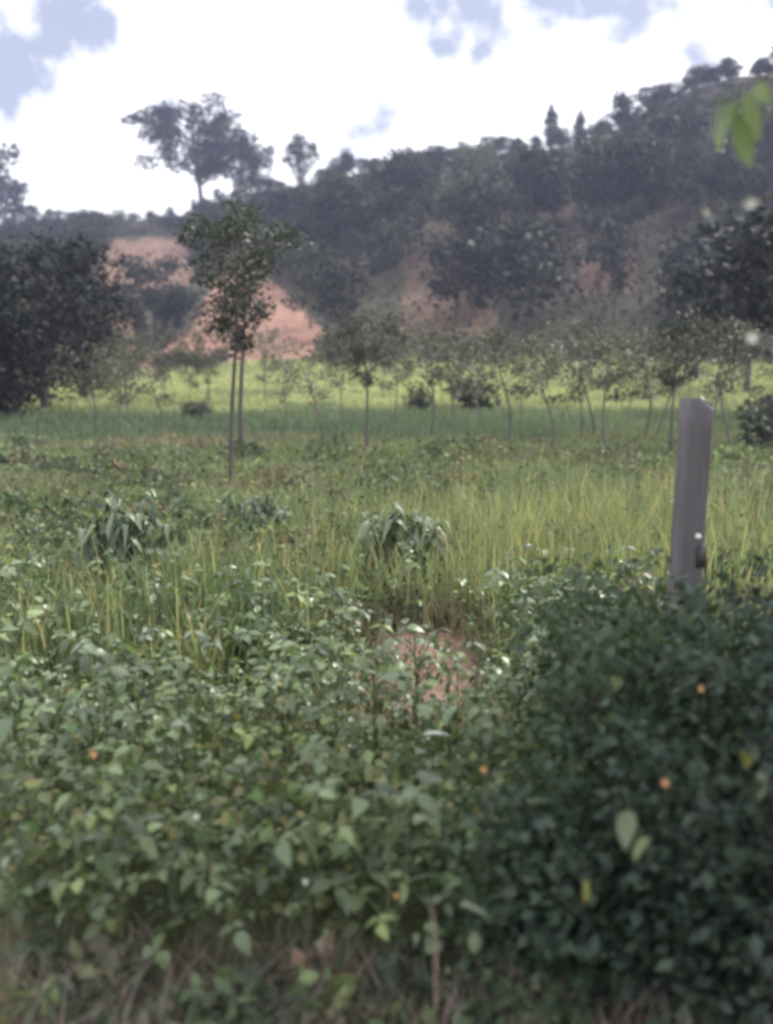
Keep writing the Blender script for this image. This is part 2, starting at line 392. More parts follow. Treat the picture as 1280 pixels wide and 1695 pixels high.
def tree_mesh(h=1.0, r0=.012, lean=.03, crown=(.45, 1.0), rad=.25, n_limb=7, n_clump=16, n_leaf=1200, leaf=.03, clump=.09, seed=0, shape='round', wave=.02, forks=1):
    """unit tall tree: trunk with limbs, and a crown of leaf clumps set at the limb ends"""
    rs = random.Random(seed)
    tb = MB(); ends = []
    top = crown[0] + (crown[1] - crown[0]) * .72
    nseg = 8; ang = rs.uniform(0, 6.28); path = []
    for i in range(nseg + 1):
        t = i / nseg
        path.append((lean * t * math.cos(ang) + wave * math.sin(t * 5 + seed), lean * t * math.sin(ang) + wave * math.cos(t * 4 + seed) - wave * math.cos(seed), t * top - (.03 if i == 0 else 0)))
    tb.add(*tube(path, [r0 * (1 - .72 * i / nseg) * (1.25 if i == 0 else 1) for i in range(nseg + 1)], 7))
    def on(z):
        t = max(0, min(1, z / top)) * nseg; i = min(int(t), nseg - 1); f = t - i
        return Vector(path[i]) * (1 - f) + Vector(path[i + 1]) * f
    for k in range(n_limb):
        zf = crown[0] * .85 + (top - crown[0] * .85) * ((k + .4) / n_limb) ** .9
        st = on(zf); a = k * 2.4 + rs.uniform(-.5, .5) + seed
        f = (zf - crown[0]) / (crown[1] - crown[0])
        if shape == 'cone': rr = rad * (1.0 - f * .95)
        elif shape == 'umbrella': rr = rad * (.65 + .45 * f)
        else: rr = rad * math.sqrt(max(.12, 1 - (2 * min(max(f + .12, 0), 1) - 1) ** 2))
        rr *= rs.uniform(.7, 1.05)
        rise = (.25 if shape == 'cone' else .55) * rr + rs.uniform(0, .05)
        en = st + Vector((math.cos(a) * rr, math.sin(a) * rr, rise))
        en.z = min(en.z, crown[1] * .97)
        mid = st.lerp(en, .5) + Vector((0, 0, -.04 * rr)) + Vector((rs.uniform(-1, 1), rs.uniform(-1, 1), 0)) * rr * .08
        rb = r0 * .42 * (1 - .4 * zf)
        tb.add(*tube([st, mid, en], [rb, rb * .6, rb * .2], 5))
        ends += [en, st.lerp(en, .6)]
        for q in range(forks):
            s2 = mid; e2 = en + Vector((rs.uniform(-1, 1), rs.uniform(-1, 1), rs.uniform(-.5, .7))) * rr * .5
            e2.z = min(e2.z, crown[1] * .98)
            tb.add(*tube([s2, s2.lerp(e2, .5), e2], [rb * .5, rb * .35, rb * .12], 4)); ends.append(e2)
    ends.append(Vector(path[-1]) + Vector((0, 0, (crown[1] - top) * .6)))
    cb = []
    pts = [ends[i % len(ends)] for i in range(max(n_clump, len(ends)))]
    wts = np.array([rs.uniform(.5, 1.4) for _ in pts]); wts /= wts.sum()
    for p, wgt in zip(pts, wts):
        nl = max(6, int(n_leaf * wgt)); cr = clump * rs.uniform(.6, 1.25)
        d = rdir(nl); q = np.array(p) + d * (RNG.random(nl) ** .45)[:, None] * cr * np.array([1.15, 1.15, .8])
        cb.append((q, d * .6 + rdir(nl) * .7 + np.array([0, 0, -.1])))
    P = np.concatenate([c[0] for c in cb]); D = np.concatenate([c[1] for c in cb])
    P[:, 2] = np.minimum(P[:, 2], crown[1])
    L = leaf * RNG.uniform(.7, 1.3, len(P))
    V, Q = cards(P, D, L, L * .62)
    return tb, (V, Q)
def tree_proto(name, mats, **kw):
    tb, (V, Q) = tree_mesh(**kw)
    return tb.mesh('trunk', mats[0], True), mesh_np('crown', V, Q, None, mats[1])
def put_tree(name, proto, x, y, h, label, group=None, cat='tree', wid=1.0, rz=None, z=None):
    e = empty(name, (x, y, hz(x, y) - .02 if z is None else z), random.uniform(0, 6.28) if rz is None else rz, (h * wid, h * wid, h))
    link('trunk', proto[0], e); link('crown', proto[1], e)
    return tag(e, label, cat, group)

# prototypes
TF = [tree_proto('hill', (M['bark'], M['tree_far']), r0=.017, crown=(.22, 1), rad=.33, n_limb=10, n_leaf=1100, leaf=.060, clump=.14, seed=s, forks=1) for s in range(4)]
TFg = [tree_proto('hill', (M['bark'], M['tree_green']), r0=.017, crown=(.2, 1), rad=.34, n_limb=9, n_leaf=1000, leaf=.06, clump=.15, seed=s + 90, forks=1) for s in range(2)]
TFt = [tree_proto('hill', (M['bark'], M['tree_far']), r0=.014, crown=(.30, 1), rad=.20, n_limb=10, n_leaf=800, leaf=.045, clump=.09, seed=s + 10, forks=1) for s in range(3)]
TR = [tree_proto('ridge', (M['bark'], M['tree_ridge']), r0=.014, crown=(.12, 1), rad=.2, n_limb=11, n_leaf=1300, leaf=.06, clump=.11, seed=s + 20, shape='cone') for s in range(3)]
TRr = [tree_proto('ridge', (M['bark'], M['tree_ridge']), r0=.016, crown=(.15, 1), rad=.34, n_limb=10, n_leaf=1600, leaf=.06, clump=.15, seed=s + 30) for s in range(2)]
TBIG = tree_proto('big', (M['bark'], M['tree_ridge']), r0=.024, lean=.03, crown=(.24, 1), rad=.40, n_limb=16, n_clump=50, n_leaf=7000, leaf=.036, clump=.085, seed=47, forks=2)
TS = [tree_proto('slender', (M['bark'], M['tree_field']), r0=.0105, lean=.05, crown=(.56, 1), rad=.165, n_limb=13, n_leaf=2100, leaf=.018, clump=.048, seed=s + 50, forks=1, wave=.016) for s in range(4)]
TSP = [tree_proto('slim', (M['bark_pale'], M['tree_belt']), r0=.009, lean=.06, crown=(.45, 1), rad=.19, n_limb=8, n_leaf=620, leaf=.026, clump=.065, seed=s + 60, forks=1, wave=.03) for s in range(4)]
TBELT = [tree_proto('belt', (M['bark_pale'], M['tree_belt']), r0=.0095, lean=.06, wave=.018, crown=(.40, 1), rad=.25, n_limb=8, n_leaf=560, leaf=.034, clump=.075, seed=s + 70, forks=1) for s in range(4)]
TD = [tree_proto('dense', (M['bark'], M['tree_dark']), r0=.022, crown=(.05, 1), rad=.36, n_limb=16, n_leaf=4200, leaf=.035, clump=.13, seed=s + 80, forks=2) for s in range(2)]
# light scrubby bush, unit height
def bush_mesh(seed, mat, n=700, leaf=.14, stems=5):
    rs = random.Random(seed); b = MB()
    C = []
    for k in range(stems):
        a = rs.uniform(0, 6.28); r = rs.uniform(.15, .55); e = (math.cos(a) * r, math.sin(a) * r, rs.uniform(.45, .8))
        b.add(*tube([(0, 0, -.05), (e[0] * .4, e[1] * .4, e[2] * .55), e], [.022, .016, .006], 5)); C.append(e)
    P = []; D = []
    for c in C + [(0, 0, .35), (.2, .1, .25), (-.2, -.1, .25)]:
        nl = n // (stems + 3); d = rdir(nl)
        P.append(np.array(c) + d * (RNG.random(nl) ** .4)[:, None] * .26); D.append(d + rdir(nl) * .6)
    P = np.concatenate(P); D = np.concatenate(D); P[:, 2] = np.clip(P[:, 2], .02, 1)
    L = leaf * RNG.uniform(.6, 1.2, len(P)); V, Q = cards(P, D, L, L * .6)
    return b.mesh('stem', M['bark'], True), mesh_np('foliage', V, Q, None, mat)
BU = [bush_mesh(s, M['tree_field']) for s in range(2)]
BUL = [bush_mesh(s + 5, M['tree_belt'], leaf=.16) for s in range(2)]
def put_bush(name, proto, x, y, h, label, group=None, wid=1.0, cat='bush', z=None):
    e = empty(name, (x, y, hz(x, y) - .02 if z is None else z), random.uniform(0, 6.28), (h * wid, h * wid, h))
    link('stem', proto[0], e); link('foliage', proto[1], e)
    return tag(e, label, cat, group)

# ------------------------------------------------------------------ ridge line trees
def ridge_tree(px, top, wpx, proto, name, label, group=None, dy=0, sink=0, natw=.5):
    natw *= .8
    u = (px - CX) / F * 1.02
    _, ry = ridge(np.array([u])); y = float(ry[0]) + dy; x = u * y
    z = hz(x, y); h = max(1.0, height_to(x, y, z, top))
    wid = (wpx / F * y) / (h * natw * 1.35)
    return put_tree(name, proto, x, y, h, label, group, 'tree', max(.5, min(wid, 2.4)), z=z - .1)
ridge_tree(350, 176, 205, TBIG, 'spreading_tree', 'tall spreading tree with open crown standing alone on the left ridge against the sky', dy=-4, natw=1.0)
ridge_tree(-2, 240, 150, TRr[0], 'ridge_tree', 'round tree cut by the left picture edge, rising above the low ridge', natw=.7)
ridge_tree(46, 298, 70, TRr[1], 'ridge_tree', 'small round tree on the ridge just right of the tree cut by the left edge', natw=.7)
ridge_tree(412, 222, 80, TRr[0], 'ridge_tree', 'leafy tree joined to the right side of the tall spreading tree', natw=.7)
for px, top, wp in ((505, 225, 52),):
    ridge_tree(px, top, wp, TRr[0], 'ridge_tree', 'medium rounded tree on the ridge to the right of the tall spreading tree', natw=.7)
ridge_tree(578, 242, 34, TR[0], 'ridge_tree', 'small pointed tree on the ridge, right of the medium rounded ridge tree')
ridge_tree(440, 236, 50, TRr[1], 'ridge_tree', 'lower leafy tree, second to the right of the tall spreading tree', natw=.7)
ridge_tree(895, 168, 30, TR[1], 'ridge_tree', 'narrow spire shaped tree standing out where the ridge starts to climb right')
ridge_tree(938, 178, 26, TR[2], 'ridge_tree', 'second narrow spire tree, just right of the taller ridge spire')
ridge_tree(1003, 142, 46, TR[0], 'ridge_tree', 'bushy pointed tree on the climbing right ridge, left of its highest trees')
ridge_tree(1060, 138, 60, TRr[0], 'ridge_tree', 'broad tree on the climbing right ridge, left of the leaning top tree', natw=.7)
ridge_tree(1125, 108, 70, TRr[1], 'ridge_tree', 'broad tree below the top of the right ridge', natw=.7)
ridge_tree(1166, 92, 50, TR[1], 'ridge_tree', 'highest tree on the right ridge at the left of the bright sky gap', natw=.6)
ridge_tree(1212, 95, 30, TR[2], 'ridge_tree', 'slim tree on the right ridge at the right of the bright sky gap')
ridge_tree(1262, 78, 70, TRr[0], 'ridge_tree', 'airy tree on the right ridge near the right picture edge', natw=.7)
for px in (16, 62, 88, 112, 146, 172, 196, 222, 248, 272, 300):
    ridge_tree(px + random.uniform(-6, 6), 350 + random.uniform(-8, 8) - (8 if px < 100 else 0), random.uniform(20, 34), random.choice(TRr), 'ridge_shrub', 'low dark shrub in the line of shrubs along the left ridge', 'low shrubs along the left ridge', natw=.7)
for px in range(380, 900, 17):
    if abs(px - 505) < 22 or abs(px - 578) < 12: continue
    base = float(np.interp(px, _rp, _rt))
    ridge_tree(px + random.uniform(-7, 7), base - random.uniform(10, 30), random.uniform(18, 40), random.choice(TR + TRr), 'ridge_tree', 'small dark tree in the row along the middle ridge line', 'small trees along the middle ridge', natw=.6)
for px in range(905, 1290, 15):
    base = float(np.interp(px, _rp, _rt))
    if 1176 < px < 1204: continue
    ridge_tree(px + random.uniform(-6, 6), base - random.uniform(14, 34), random.uniform(26, 46), random.choice(TR + TRr), 'ridge_tree', 'dark tree in the close row along the climbing right ridge', 'trees along the right ridge', natw=.6)

# ------------------------------------------------------------------ hillside trees
def open_zone(px, py):
    """places on the slope left bare"""
    v = float(clearing(np.array([px]), np.array([py]))[0])
    return v
hill_spots = []
tries = 0
while len(hill_spots) < 250 and tries < 9000:
    tries += 1
    y = Y0 + 3 + (random.random() ** .75) * 110; u = random.uniform(-.43, .43); x = u * y
    _, ry = ridge(np.array([u]))
    if y > ry[0] - 2: continue
    z = hz(x, y); px, py = project(x, y, z); px, py = float(px), float(py)
    h = random.uniform(4.2, 7.5) if px > 540 else random.uniform(3.2, 5.5)
    fr = (y - Y0) / (ry[0] - Y0)
    h *= 1 - .5 * float(smooth(.55, .95, fr))
    # crown middle must not cover a clearing
    _, pyc = project(x, y, z + h * .6)
    c = max(open_zone(px, float(pyc)), open_zone(px, py), open_zone(px + 20, float(pyc)), open_zone(px - 20, float(pyc)))
    if c > .55 or random.random() < c * 1.6: continue
    if px < 340 and py < 420 and random.random() < .5: continue
    if any((x - a) ** 2 + (y - b) ** 2 < (2.6 if y > 80 else 4) for a, b, *_ in hill_spots): continue
    hill_spots.append((x, y, h, px, py))
for x, y, h, px, py in hill_spots:
    lo_ = ' low on the slope' if y < 78 else ' half way up the slope' if y < 100 else ' high on the slope'
    if px < 330: lab, g = 'dark tree scattered on the left hillside,' + lo_, 'trees on the left hillside'
    elif px < 640: lab, g = 'dark tree above the reddish clearing,' + lo_, 'trees on the middle hillside'
    elif px < 960: lab, g = 'dark tree in the dense wood below the middle ridge,' + lo_, 'trees below the middle ridge'
    else: lab, g = 'dark tree in the dense wood of the steep right hillside,' + lo_, 'trees on the right hillside'
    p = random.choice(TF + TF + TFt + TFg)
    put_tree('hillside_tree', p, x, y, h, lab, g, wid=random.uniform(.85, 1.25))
# named trees that stand in front of the reddish clearings
for px, py, top, wid, lab in ((255, 555, 425, 1.0, 'dark tree in front of the pale upper clearing, right of the big dark tree mass'),
                              (225, 570, 470, .9, 'smaller dark tree touching the left of the tree before the upper clearing'),
                              (300, 560, 475, 1.0, 'dark tree between the upper pale clearing and the reddish triangular slope'),
                              (560, 560, 440, 1.0, 'dark tree at the right tip of the reddish triangular slope'),
                              (515, 545, 405, .9, 'dark green tree above the slanting right side of the reddish slope'),
                              (455, 470, 370, 1.1, 'green tree standing at the top of the reddish triangular slope')):
    x, y = place(px, py, 20, 170); z = hz(x, y); put_tree('hillside_tree', random.choice(TFg if 'green' in lab else TF), x, y, height_to(x, y, z, top), lab, wid=wid)

# scrub over the slope: one mass
n = 70000
ys_ = Y0 + 1 + RNG.random(n) ** .8 * 125; us_ = RNG.uniform(-.46, .46, n); xs_ = us_ * ys_
_, ry_ = ridge(us_); k = ys_ < ry_ + 3; xs_, ys_, us_ = xs_[k], ys_[k], us_[k]
zs_ = H(xs_, ys_); px_, py_ = project(xs_, ys_, zs_)
nn = fbm(xs_ * .3, ys_ * .3, 51)
c_ = clearing(px_ + (nn - .5) * 25, py_ + (nn - .5) * 25)
keep = RNG.random(len(xs_)) > np.clip(c_ * 1.25, 0, .975)
xs_, ys_, zs_, nn = xs_[keep], ys_[keep], zs_[keep], nn[keep]
P = np.stack([xs_, ys_, zs_ + RNG.random(len(xs_)) * (.02 + .5 * nn)], 1)
L = RNG.uniform(.2, .5, len(P)) * (.5 + .9 * nn)
V, Q = cards(P, rdir(len(P), .5), L, L * .55)
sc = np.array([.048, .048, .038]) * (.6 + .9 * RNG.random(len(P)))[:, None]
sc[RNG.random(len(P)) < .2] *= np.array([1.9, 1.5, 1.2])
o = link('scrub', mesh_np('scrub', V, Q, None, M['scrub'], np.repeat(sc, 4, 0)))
tag(o, 'dull green and brown scrub covering the hillside between the trees', 'scrub', kind='stuff')

# ------------------------------------------------------------------ tree belt at the far edge of the field
for i, px in enumerate(np.arange(130, 1300, 15)):
    px = float(px) + random.uniform(-10, 10); y = random.uniform(29, 56); x = (px - CX) / F * y
    z = hz(x, y)
    if 385 < px < 545:
        if random.random() < .75: continue
    top = random.uniform(522, 590) + (12 if px < 560 else 0)
    h = height_to(x, y, z, top)
    put_tree('young_tree', random.choice(TBELT), x, y, h, 'young thin tree across the sunlit field, %s, %s' % ('at the far edge' if y > 47 else 'half way back' if y > 37 else 'standing nearest', 'left of the close pair' if px < 370 else 'before the reddish slope' if px < 550 else 'around the low round bush' if px < 820 else 'left of the post' if px < 1120 else 'right of the post'), 'young trees across the far field', wid=random.uniform(.8, 1.2))
for i in range(30):
    px = random.uniform(100, 1290); y = random.uniform(49, 60)
    if 400 < px < 540: continue
    x = (px - CX) / F * y
    put_bush('field_edge_bush', random.choice(BU + BUL), x, y, random.uniform(.9, 1.7), 'low bush under the belt of young trees at the far field edge', 'bushes along the far field edge', wid=1.1)

# ------------------------------------------------------------------ slender trees standing in the field
def field_tree(px, base, top, proto, label, name='slender_tree', wid=1.0, group=None, lift=0.22, cat='tree'):
    # the grass hides the lowest part of the trunk
    d = ray(px, base); t = np.linspace(8, 60, 4000); k = np.nonzero(CAMZ + d.z * t <= H(d.x * t, d.y * t) + lift)[0]
    t = t[k[0]] if len(k) else 55.0
    x, y = d.x * t, d.y * t; z = hz(x, y)
    return put_tree(name, proto, x, y, height_to(x, y, z, top), label, group, cat, wid, z=z - .02)
field_tree(383, 778, 345, TS[0], 'nearest slender tree with dark bare trunk, left one of the close pair', wid=1.05)
field_tree(406, 745, 325, TS[1], 'slender dark trunked tree, right one of the close pair left of the middle', wid=1.05)
field_tree(613, 738, 515, TS[2], 'slender tree with tall bare trunk in the field right of the reddish slope', wid=1.2)
field_tree(537, 716, 560, TSP[0], 'young tree with drooping grey crown in front of the right end of the reddish slope', wid=1.5)
field_tree(443, 655, 540, TSP[1], 'short young tree on the sunlit field in front of the reddish slope', wid=1.1)
field_tree(190, 722, 560, TSP[2], 'thin pale tree at the right side of the big dark tree mass', wid=1.2)
field_tree(266, 716, 568, TSP[3], 'thin pale tree in the field between the dark tree mass and the close pair', wid=1.3)
field_tree(323, 702, 655, TSP[0], 'tiny sapling with a round tuft of leaves on the sunlit field', 'sapling', 1.6)
field_tree(650, 692, 555, TSP[1], 'thin tree just right of the slender tree in the middle', wid=1.3)
field_tree(676, 648, 560, TBELT[0], 'short dark tree with thick stem at the field edge right of the middle', wid=.9)
field_tree(795, 690, 560, TSP[2], 'thin pale tree behind the low round bush in the middle of the field', wid=1.3)
field_tree(868, 692, 565, TSP[0], 'very thin pale tree left of the grey trunk in the right half of the field', wid=1.3)
field_tree(914, 738, 545, TSP[3], 'thin grey trunked tree in the right half of the field with a leafy top', wid=1.5)
field_tree(952, 722, 556, TSP[1], 'thin tree close behind the right of the grey trunked tree', wid=1.4)
field_tree(1040, 700, 560, TSP[2], 'very thin tree left of the two thin trunks beside the post', wid=1.3)
field_tree(1088, 716, 550, TSP[0], 'left one of the two thin trunks just left of the post', wid=1.4)
field_tree(1114, 746, 520, TS[3], 'dark thin trunked tree rising directly left of the post', wid=1.2)
field_tree(1235, 700, 560, TSP[3], 'thin tree right of the post near the picture edge', wid=1.3)
for k, (px, base, top) in enumerate(((575, 700, 545), (705, 716, 530), (742, 706, 545), (838, 724, 535), (985, 712, 530), (1010, 735, 525), (1065, 722, 535), (1180, 720, 520), (1215, 735, 510), (148, 705, 560), (225, 712, 575), (480, 706, 575))):
    field_tree(px, base, top, TSP[k % 4], 'slim young tree in the dark grass band, %s' % ('left of the close pair' if px < 370 else 'between close pair and middle tree' if px < 620 else 'right of the tall middle tree' if px < 860 else 'left of the post' if px < 1130 else 'right of the post'), wid=random.uniform(1.2, 1.7), group='slim trees in the shaded grass band')
for px, py, h, wid, lab in ((785, 684, 1.0, 1.1, 'low rounded dark bush in the middle of the sunlit field'), (694, 684, .7, 1.0, 'small dark bush left of the low rounded bush in the field'),
                            (325, 694, .5, 1.2, 'low weedy bush at the foot of the tiny sapling'), (1262, 708, .85, 1.1, 'dark green bush at the right picture edge beyond the post'), (1268, 752, .9, 1.2, 'lower dark bush at the right picture edge, nearest to the post'),
                            (12, 690, 1.3, 1.0, 'pale grey green bush at the left picture edge at the foot of the dark trees')):
    x, y = place(px, py, 10, 60); put_bush('field_bush', BUL[0] if 'pale' in lab else random.choice(BU), x, y, h, lab, wid=wid)
# big dark trees at the left
for px, base, top, wid, lab in ((-40, 705, 385, 1.1, 'biggest dense dark tree, cut by the left picture edge'), (75, 690, 372, 1.0, 'tall dense dark tree in the middle of the mass at the left edge'),
                                (140, 672, 440, .95, 'dense dark tree at the right side of the mass at the left edge'), (30, 700, 480, 1.0, 'lower dense dark tree in front of the tall ones at the left edge')):
    x, y = place(px, base - 6, 10, 60); put_tree('dense_tree', TD[0] if px < 50 else TD[1], x, y, height_to(x, y, hz(x, y), top), lab, wid=wid)
# trees at the right edge, nearer than the hill
for px, y, top, wid, lab in ((1225, 34, 385, 1.2, 'dark leafy tree at the right edge standing beyond the post'), (1300, 27, 330, 1.0, 'dark leafy tree cut by the right picture edge beyond the post'), (1150, 44, 420, 1.0, 'dark leafy tree behind the post at the right of the field')):
    x = (px - CX) / F * y; put_tree('leafy_tree', TF[int(px) % 4], x, y, height_to(x, y, hz(x, y), top), lab, wid=wid)

# ------------------------------------------------------------------ grass and ground cover of the field
def blades(x, y, h, wd, col, bend=.35, z=None, lean=None):
    n = len(x); z = H(x, y) if z is None else z
    a = RNG.uniform(0, 6.283, n); b = RNG.uniform(0, 6.283, n) if lean is None else lean + RNG.normal(0, .7, n)
    s = np.stack([np.cos(a), np.sin(a), np.zeros(n)], 1) * (wd * .5)[:, None]
    o_ = np.stack([np.cos(b), np.sin(b), np.zeros(n)], 1)
    k = (h * bend * RNG.uniform(.1, 1.0, n))[:, None]
    base = np.stack([x, y, z - .01], 1); mid = base + o_ * k * .35 + np.array([0, 0, 1]) * (h * .6)[:, None]
    tip = base + o_ * k * 1.1 + np.array([0, 0, 1]) * (h * RNG.uniform(.82, 1, n))[:, None]
    V = np.stack([base - s, base + s, mid + s * .8, mid - s * .8, tip], 1).reshape(-1, 3)
    i = np.arange(n)[:, None] * 5
    return V, i + np.array([0, 1, 2, 3]), i + np.array([3, 2, 4]), np.repeat(col, 5, 0)
def vary(base, n, amt=.35, warm=None, pw=.2):
    c = np.array(base)[None, :] * (1 + amt * (RNG.random((n, 1)) * 2 - 1)) * (1 + .12 * (RNG.random((n, 3)) * 2 - 1))
    if warm is not None:
        k = RNG.random(n) < pw; c[k] = np.array(warm) * (.8 + .4 * RNG.random((k.sum(), 1)))
    return np.clip(c, 0, 1)
def fieldcolor(x, y):
    """turf colour by place: sunlight painted into the far turf, shade painted in as a dark band, mixed weeds nearer"""
    n = fbm(x * .35, y * .9, 61); n2 = fbm(x * .12, y * .25, 71)
    bright = np.array([.46, .49, .26]); mid = np.array([.225, .275, .155]); shade_lush = np.array([.11, .155, .105]); dull = np.array([.25, .225, .155])
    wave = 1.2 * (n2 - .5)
    wb = smooth(27, 31, y + wave * 4)[:, None]  # sunlit far strip put in as a lighter turf colour
    wl = (.85 * smooth(16.5, 20.5, y + wave * 5 + 1.6 * (n - .5)) * (1 - smooth(23.5, 30, y + wave * 5 + 2 * (n - .5))) * (1 - .55 * smooth(.1, .3, x / y)))[:, None]  # shade lying across the field put in as a darker turf colour
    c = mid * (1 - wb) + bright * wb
    c = c * (1 - wl) + shade_lush * wl
    wd = (smooth(.42, .66, n) * (y < 19))[:, None]; c = c * (1 - .85 * wd) + dull * .85 * wd
    wk = smooth(.55, .75, fbm(x * .5 + 40, y * 1.1, 81))[:, None] * (y[:, None] < 60); c = c * (1 - .6 * wk) + shade_lush * .6 * wk
    return c * (.8 + .4 * n2)[:, None]
def spread(n, y0, y1, pw=1.0, ulim=.44):
    t = RNG.random(n) ** pw; y = np.sqrt(y0 ** 2 + t * (y1 ** 2 - y0 ** 2)) if pw == 1 else y0 + t * (y1 - y0)
    u = RNG.uniform(-ulim, ulim, n); return u * y, y
parts_ = []
# far turf
x, y = spread(90000, 16, 58, 1.25); nn = fbm(x * .5, y * .5, 91)
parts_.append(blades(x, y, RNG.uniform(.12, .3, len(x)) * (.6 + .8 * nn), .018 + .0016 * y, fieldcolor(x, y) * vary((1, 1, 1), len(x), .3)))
# middle turf
x, y = spread(100000, 5.2, 17, 1.1); nn = fbm(x * .7, y * .7, 92)
k = soil_zone(x, y) < RNG.uniform(.2, .9, len(x)); x, y, nn = x[k], y[k], nn[k]
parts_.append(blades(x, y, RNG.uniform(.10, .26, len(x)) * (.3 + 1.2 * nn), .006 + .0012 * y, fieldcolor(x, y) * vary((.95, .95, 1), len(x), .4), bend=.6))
def joined(ps):
    V = []; Q = []; T = []; C = []; n = 0
    for v, q, t, c in ps: V.append(v); Q.append(q + n); T.append(t + n); C.append(c); n += len(v)
    return np.concatenate(V), np.concatenate(Q), np.concatenate(T), np.concatenate(C)
V, Q, T, C = joined(parts_)
tag(link('grass', mesh_np('grass', V, Q, T, M['grass'], C)), 'mixed green and yellowed grass covering the field', 'grass', kind='stuff')
# tall upright grass on the right half and in a few stands on the left
def tall(px, py, spx, spy, n):
    g = RNG.normal(size=(n, 2)); xs, ys = [], []
    x0, y0 = place(px, py, 2, 60)
    return x0 + g[:, 0] * spx, y0 + g[:, 1] * spy
ps = []
for px, py, sx, sy, n, h, c in ((880, 960, .75, .9, 2600, .62, (.25,.285,.145)), (760, 930, .5, 1.2, 900, .55, (.23,.265,.14)), (1000, 930, .6, .8, 1200, .6, (.23,.265,.14)), (1200, 900, .5, 1.0, 900, .6, (.22,.255,.14)),
                               (340, 1080, .32, .5, 900, .7, (.14,.19,.10)), (120, 1060, .35, .5, 500, .5, (.20,.225,.12)), (40, 1130, .25, .4, 900, .6, (.11,.155,.085)), (330, 1190, .08, .1, 60, .6, (.26,.27,.12)),
                               (740, 1060, .15, .3, 120, .5, (.32,.33,.13)), (245, 1000, .3, .5, 260, .6, (.22,.235,.12)), (560, 960, .5, .8, 500, .4, (.23,.245,.12)), (850, 850, 1.5, 2.0, 2200, .5, (.18,.22,.125)), (1100, 840, 1.6, 1.8, 1500, .5, (.185,.225,.13))):
    x, y = tall(px, py, sx, sy, n); k = (y > 2.4) & (soil_zone(x, y) < .3); x, y = x[k], y[k]; n = len(x)
    ps.append(blades(x, y, h * RNG.uniform(.45, 1.1, n), RNG.uniform(.006, .015, n), vary(c, n, .35, (.46,.42,.20), .16), bend=.35))
x, y = spread(11000, 4.6, 11, 1.0, .42); nn = fbm(x * 1.3, y * 1.3, 111); k = (nn > .42) & (soil_zone(x, y) < .3); x, y, nn = x[k], y[k], nn[k]; n = len(x)
dk = smooth(.45, .7, fbm(x * .9 + 30, y * .9, 112))[:, None]
ps.append(blades(x, y, (.14 + .6 * (nn - .4)) * RNG.uniform(.6, 1.25, n), RNG.uniform(.005, .012, n), vary((.235, .26, .15), n, .4, (.40, .36, .24), .18) * (1 - dk) + dk * vary((.13, .16, .10), n, .35), bend=.55))
V, Q, T, C = joined(ps)
tag(link('tall_grass', mesh_np('tall_grass', V, Q, T, M['grass'], C)), 'tall upright grass blades standing above the crop, yellow green', 'grass', kind='stuff')
# dry verge in front
n = 9000; y = RNG.uniform(1.75, 2.55, n); x = RNG.uniform(-1.2, 1.2, n)
k = RNG.random(n) < .35 + .65 * fbm(x * 4, y * 4, 93); x, y = x[k], y[k]; n = len(x)
V, Q, T, C = blades(x, y, RNG.uniform(.04, .2, n), RNG.uniform(.0025, .007, n), vary((.27, .215, .195), n, .4, (.15, .17, .13), .5), bend=1.2)
vs = [(V, Q, T, C)]
x = RNG.uniform(-2.6, 2.0, 5000); y = RNG.uniform(2.3, 6.5, 5000); k = soil_zone(x, y) > RNG.uniform(.25, .9, 5000); x, y = x[k], y[k]; n = len(x)
vs.append(blades(x, y, RNG.uniform(.05, .24, n), RNG.uniform(.004, .010, n), vary((.29, .19, .165), n, .35, (.20, .20, .12), .2), bend=1.2))
V, Q, T, C = joined(vs)
tag(link('verge_grass', mesh_np('verge_grass', V, Q, T, M['grass'], C)), 'short dry pinkish brown grass on the bare verge and the worn patch', 'grass', kind='stuff')

# ------------------------------------------------------------------ broad leaved crop
def leaflet(L, W, yaw=0, droop=.3, base=(0, 0, 0)):
    """ovate leaflet folded along its midrib: 7 vertices a side row"""
    prof = [(0, 0), (.22, .8), (.48, 1.0), (.78, .62), (1, 0)]
    V = []; T = []
    for t, wf in prof:
        z = -droop * L * t * t
        if wf == 0: V.append((t * L, 0, z))
        else: V += [(t * L, W * .5 * wf, z + .10 * W), (t * L, 0, z), (t * L, -W * .5 * wf, z + .10 * W)]
    # 0 | 1 2 3 | 4 5 6 | 7 8 9 | 10
    T += [(0, 2, 1), (0, 3, 2)]
    Q = [(1, 2, 5, 4), (2, 3, 6, 5), (4, 5, 8, 7), (5, 6, 9, 8)]; T += [(7, 8, 10), (8, 9, 10)]
    V = np.array(V); V[1:-1, 2] += RNG.normal(0, .045 * W, len(V) - 2); V[:, 1] += .12 * W * math.sin(yaw * 7 + L * 900) * (V[:, 0] / L) ** 2; c, s = math.cos(yaw), math.sin(yaw)
    return V @ np.array([[c, s, 0], [-s, c, 0], [0, 0, 1]]) + np.array(base), Q, T
def trifoliate(seed, mat):
    rs = random.Random(seed); b = MB()
    Lp = rs.uniform(.05, .11); tip = (Lp, 0, rs.uniform(.05, .09))
    b.add(*tube([(0, 0, 0), (Lp * .5, 0, tip[2] * .65), tip], [.0025, .002, .0015], 4))
    for yaw, f in ((0, 1.0), (1.75, .88), (-1.75, .88)):
        off = (tip[0] + (.016 if yaw == 0 else 0), tip[1], tip[2])
        b.add(*leaflet(.047 * f * rs.uniform(.7, 1.3), .036 * f * rs.uniform(.7, 1.2), yaw + rs.uniform(-.3, .3), rs.uniform(.1, .9), off))
    return b.mesh('leaf', mat, True)
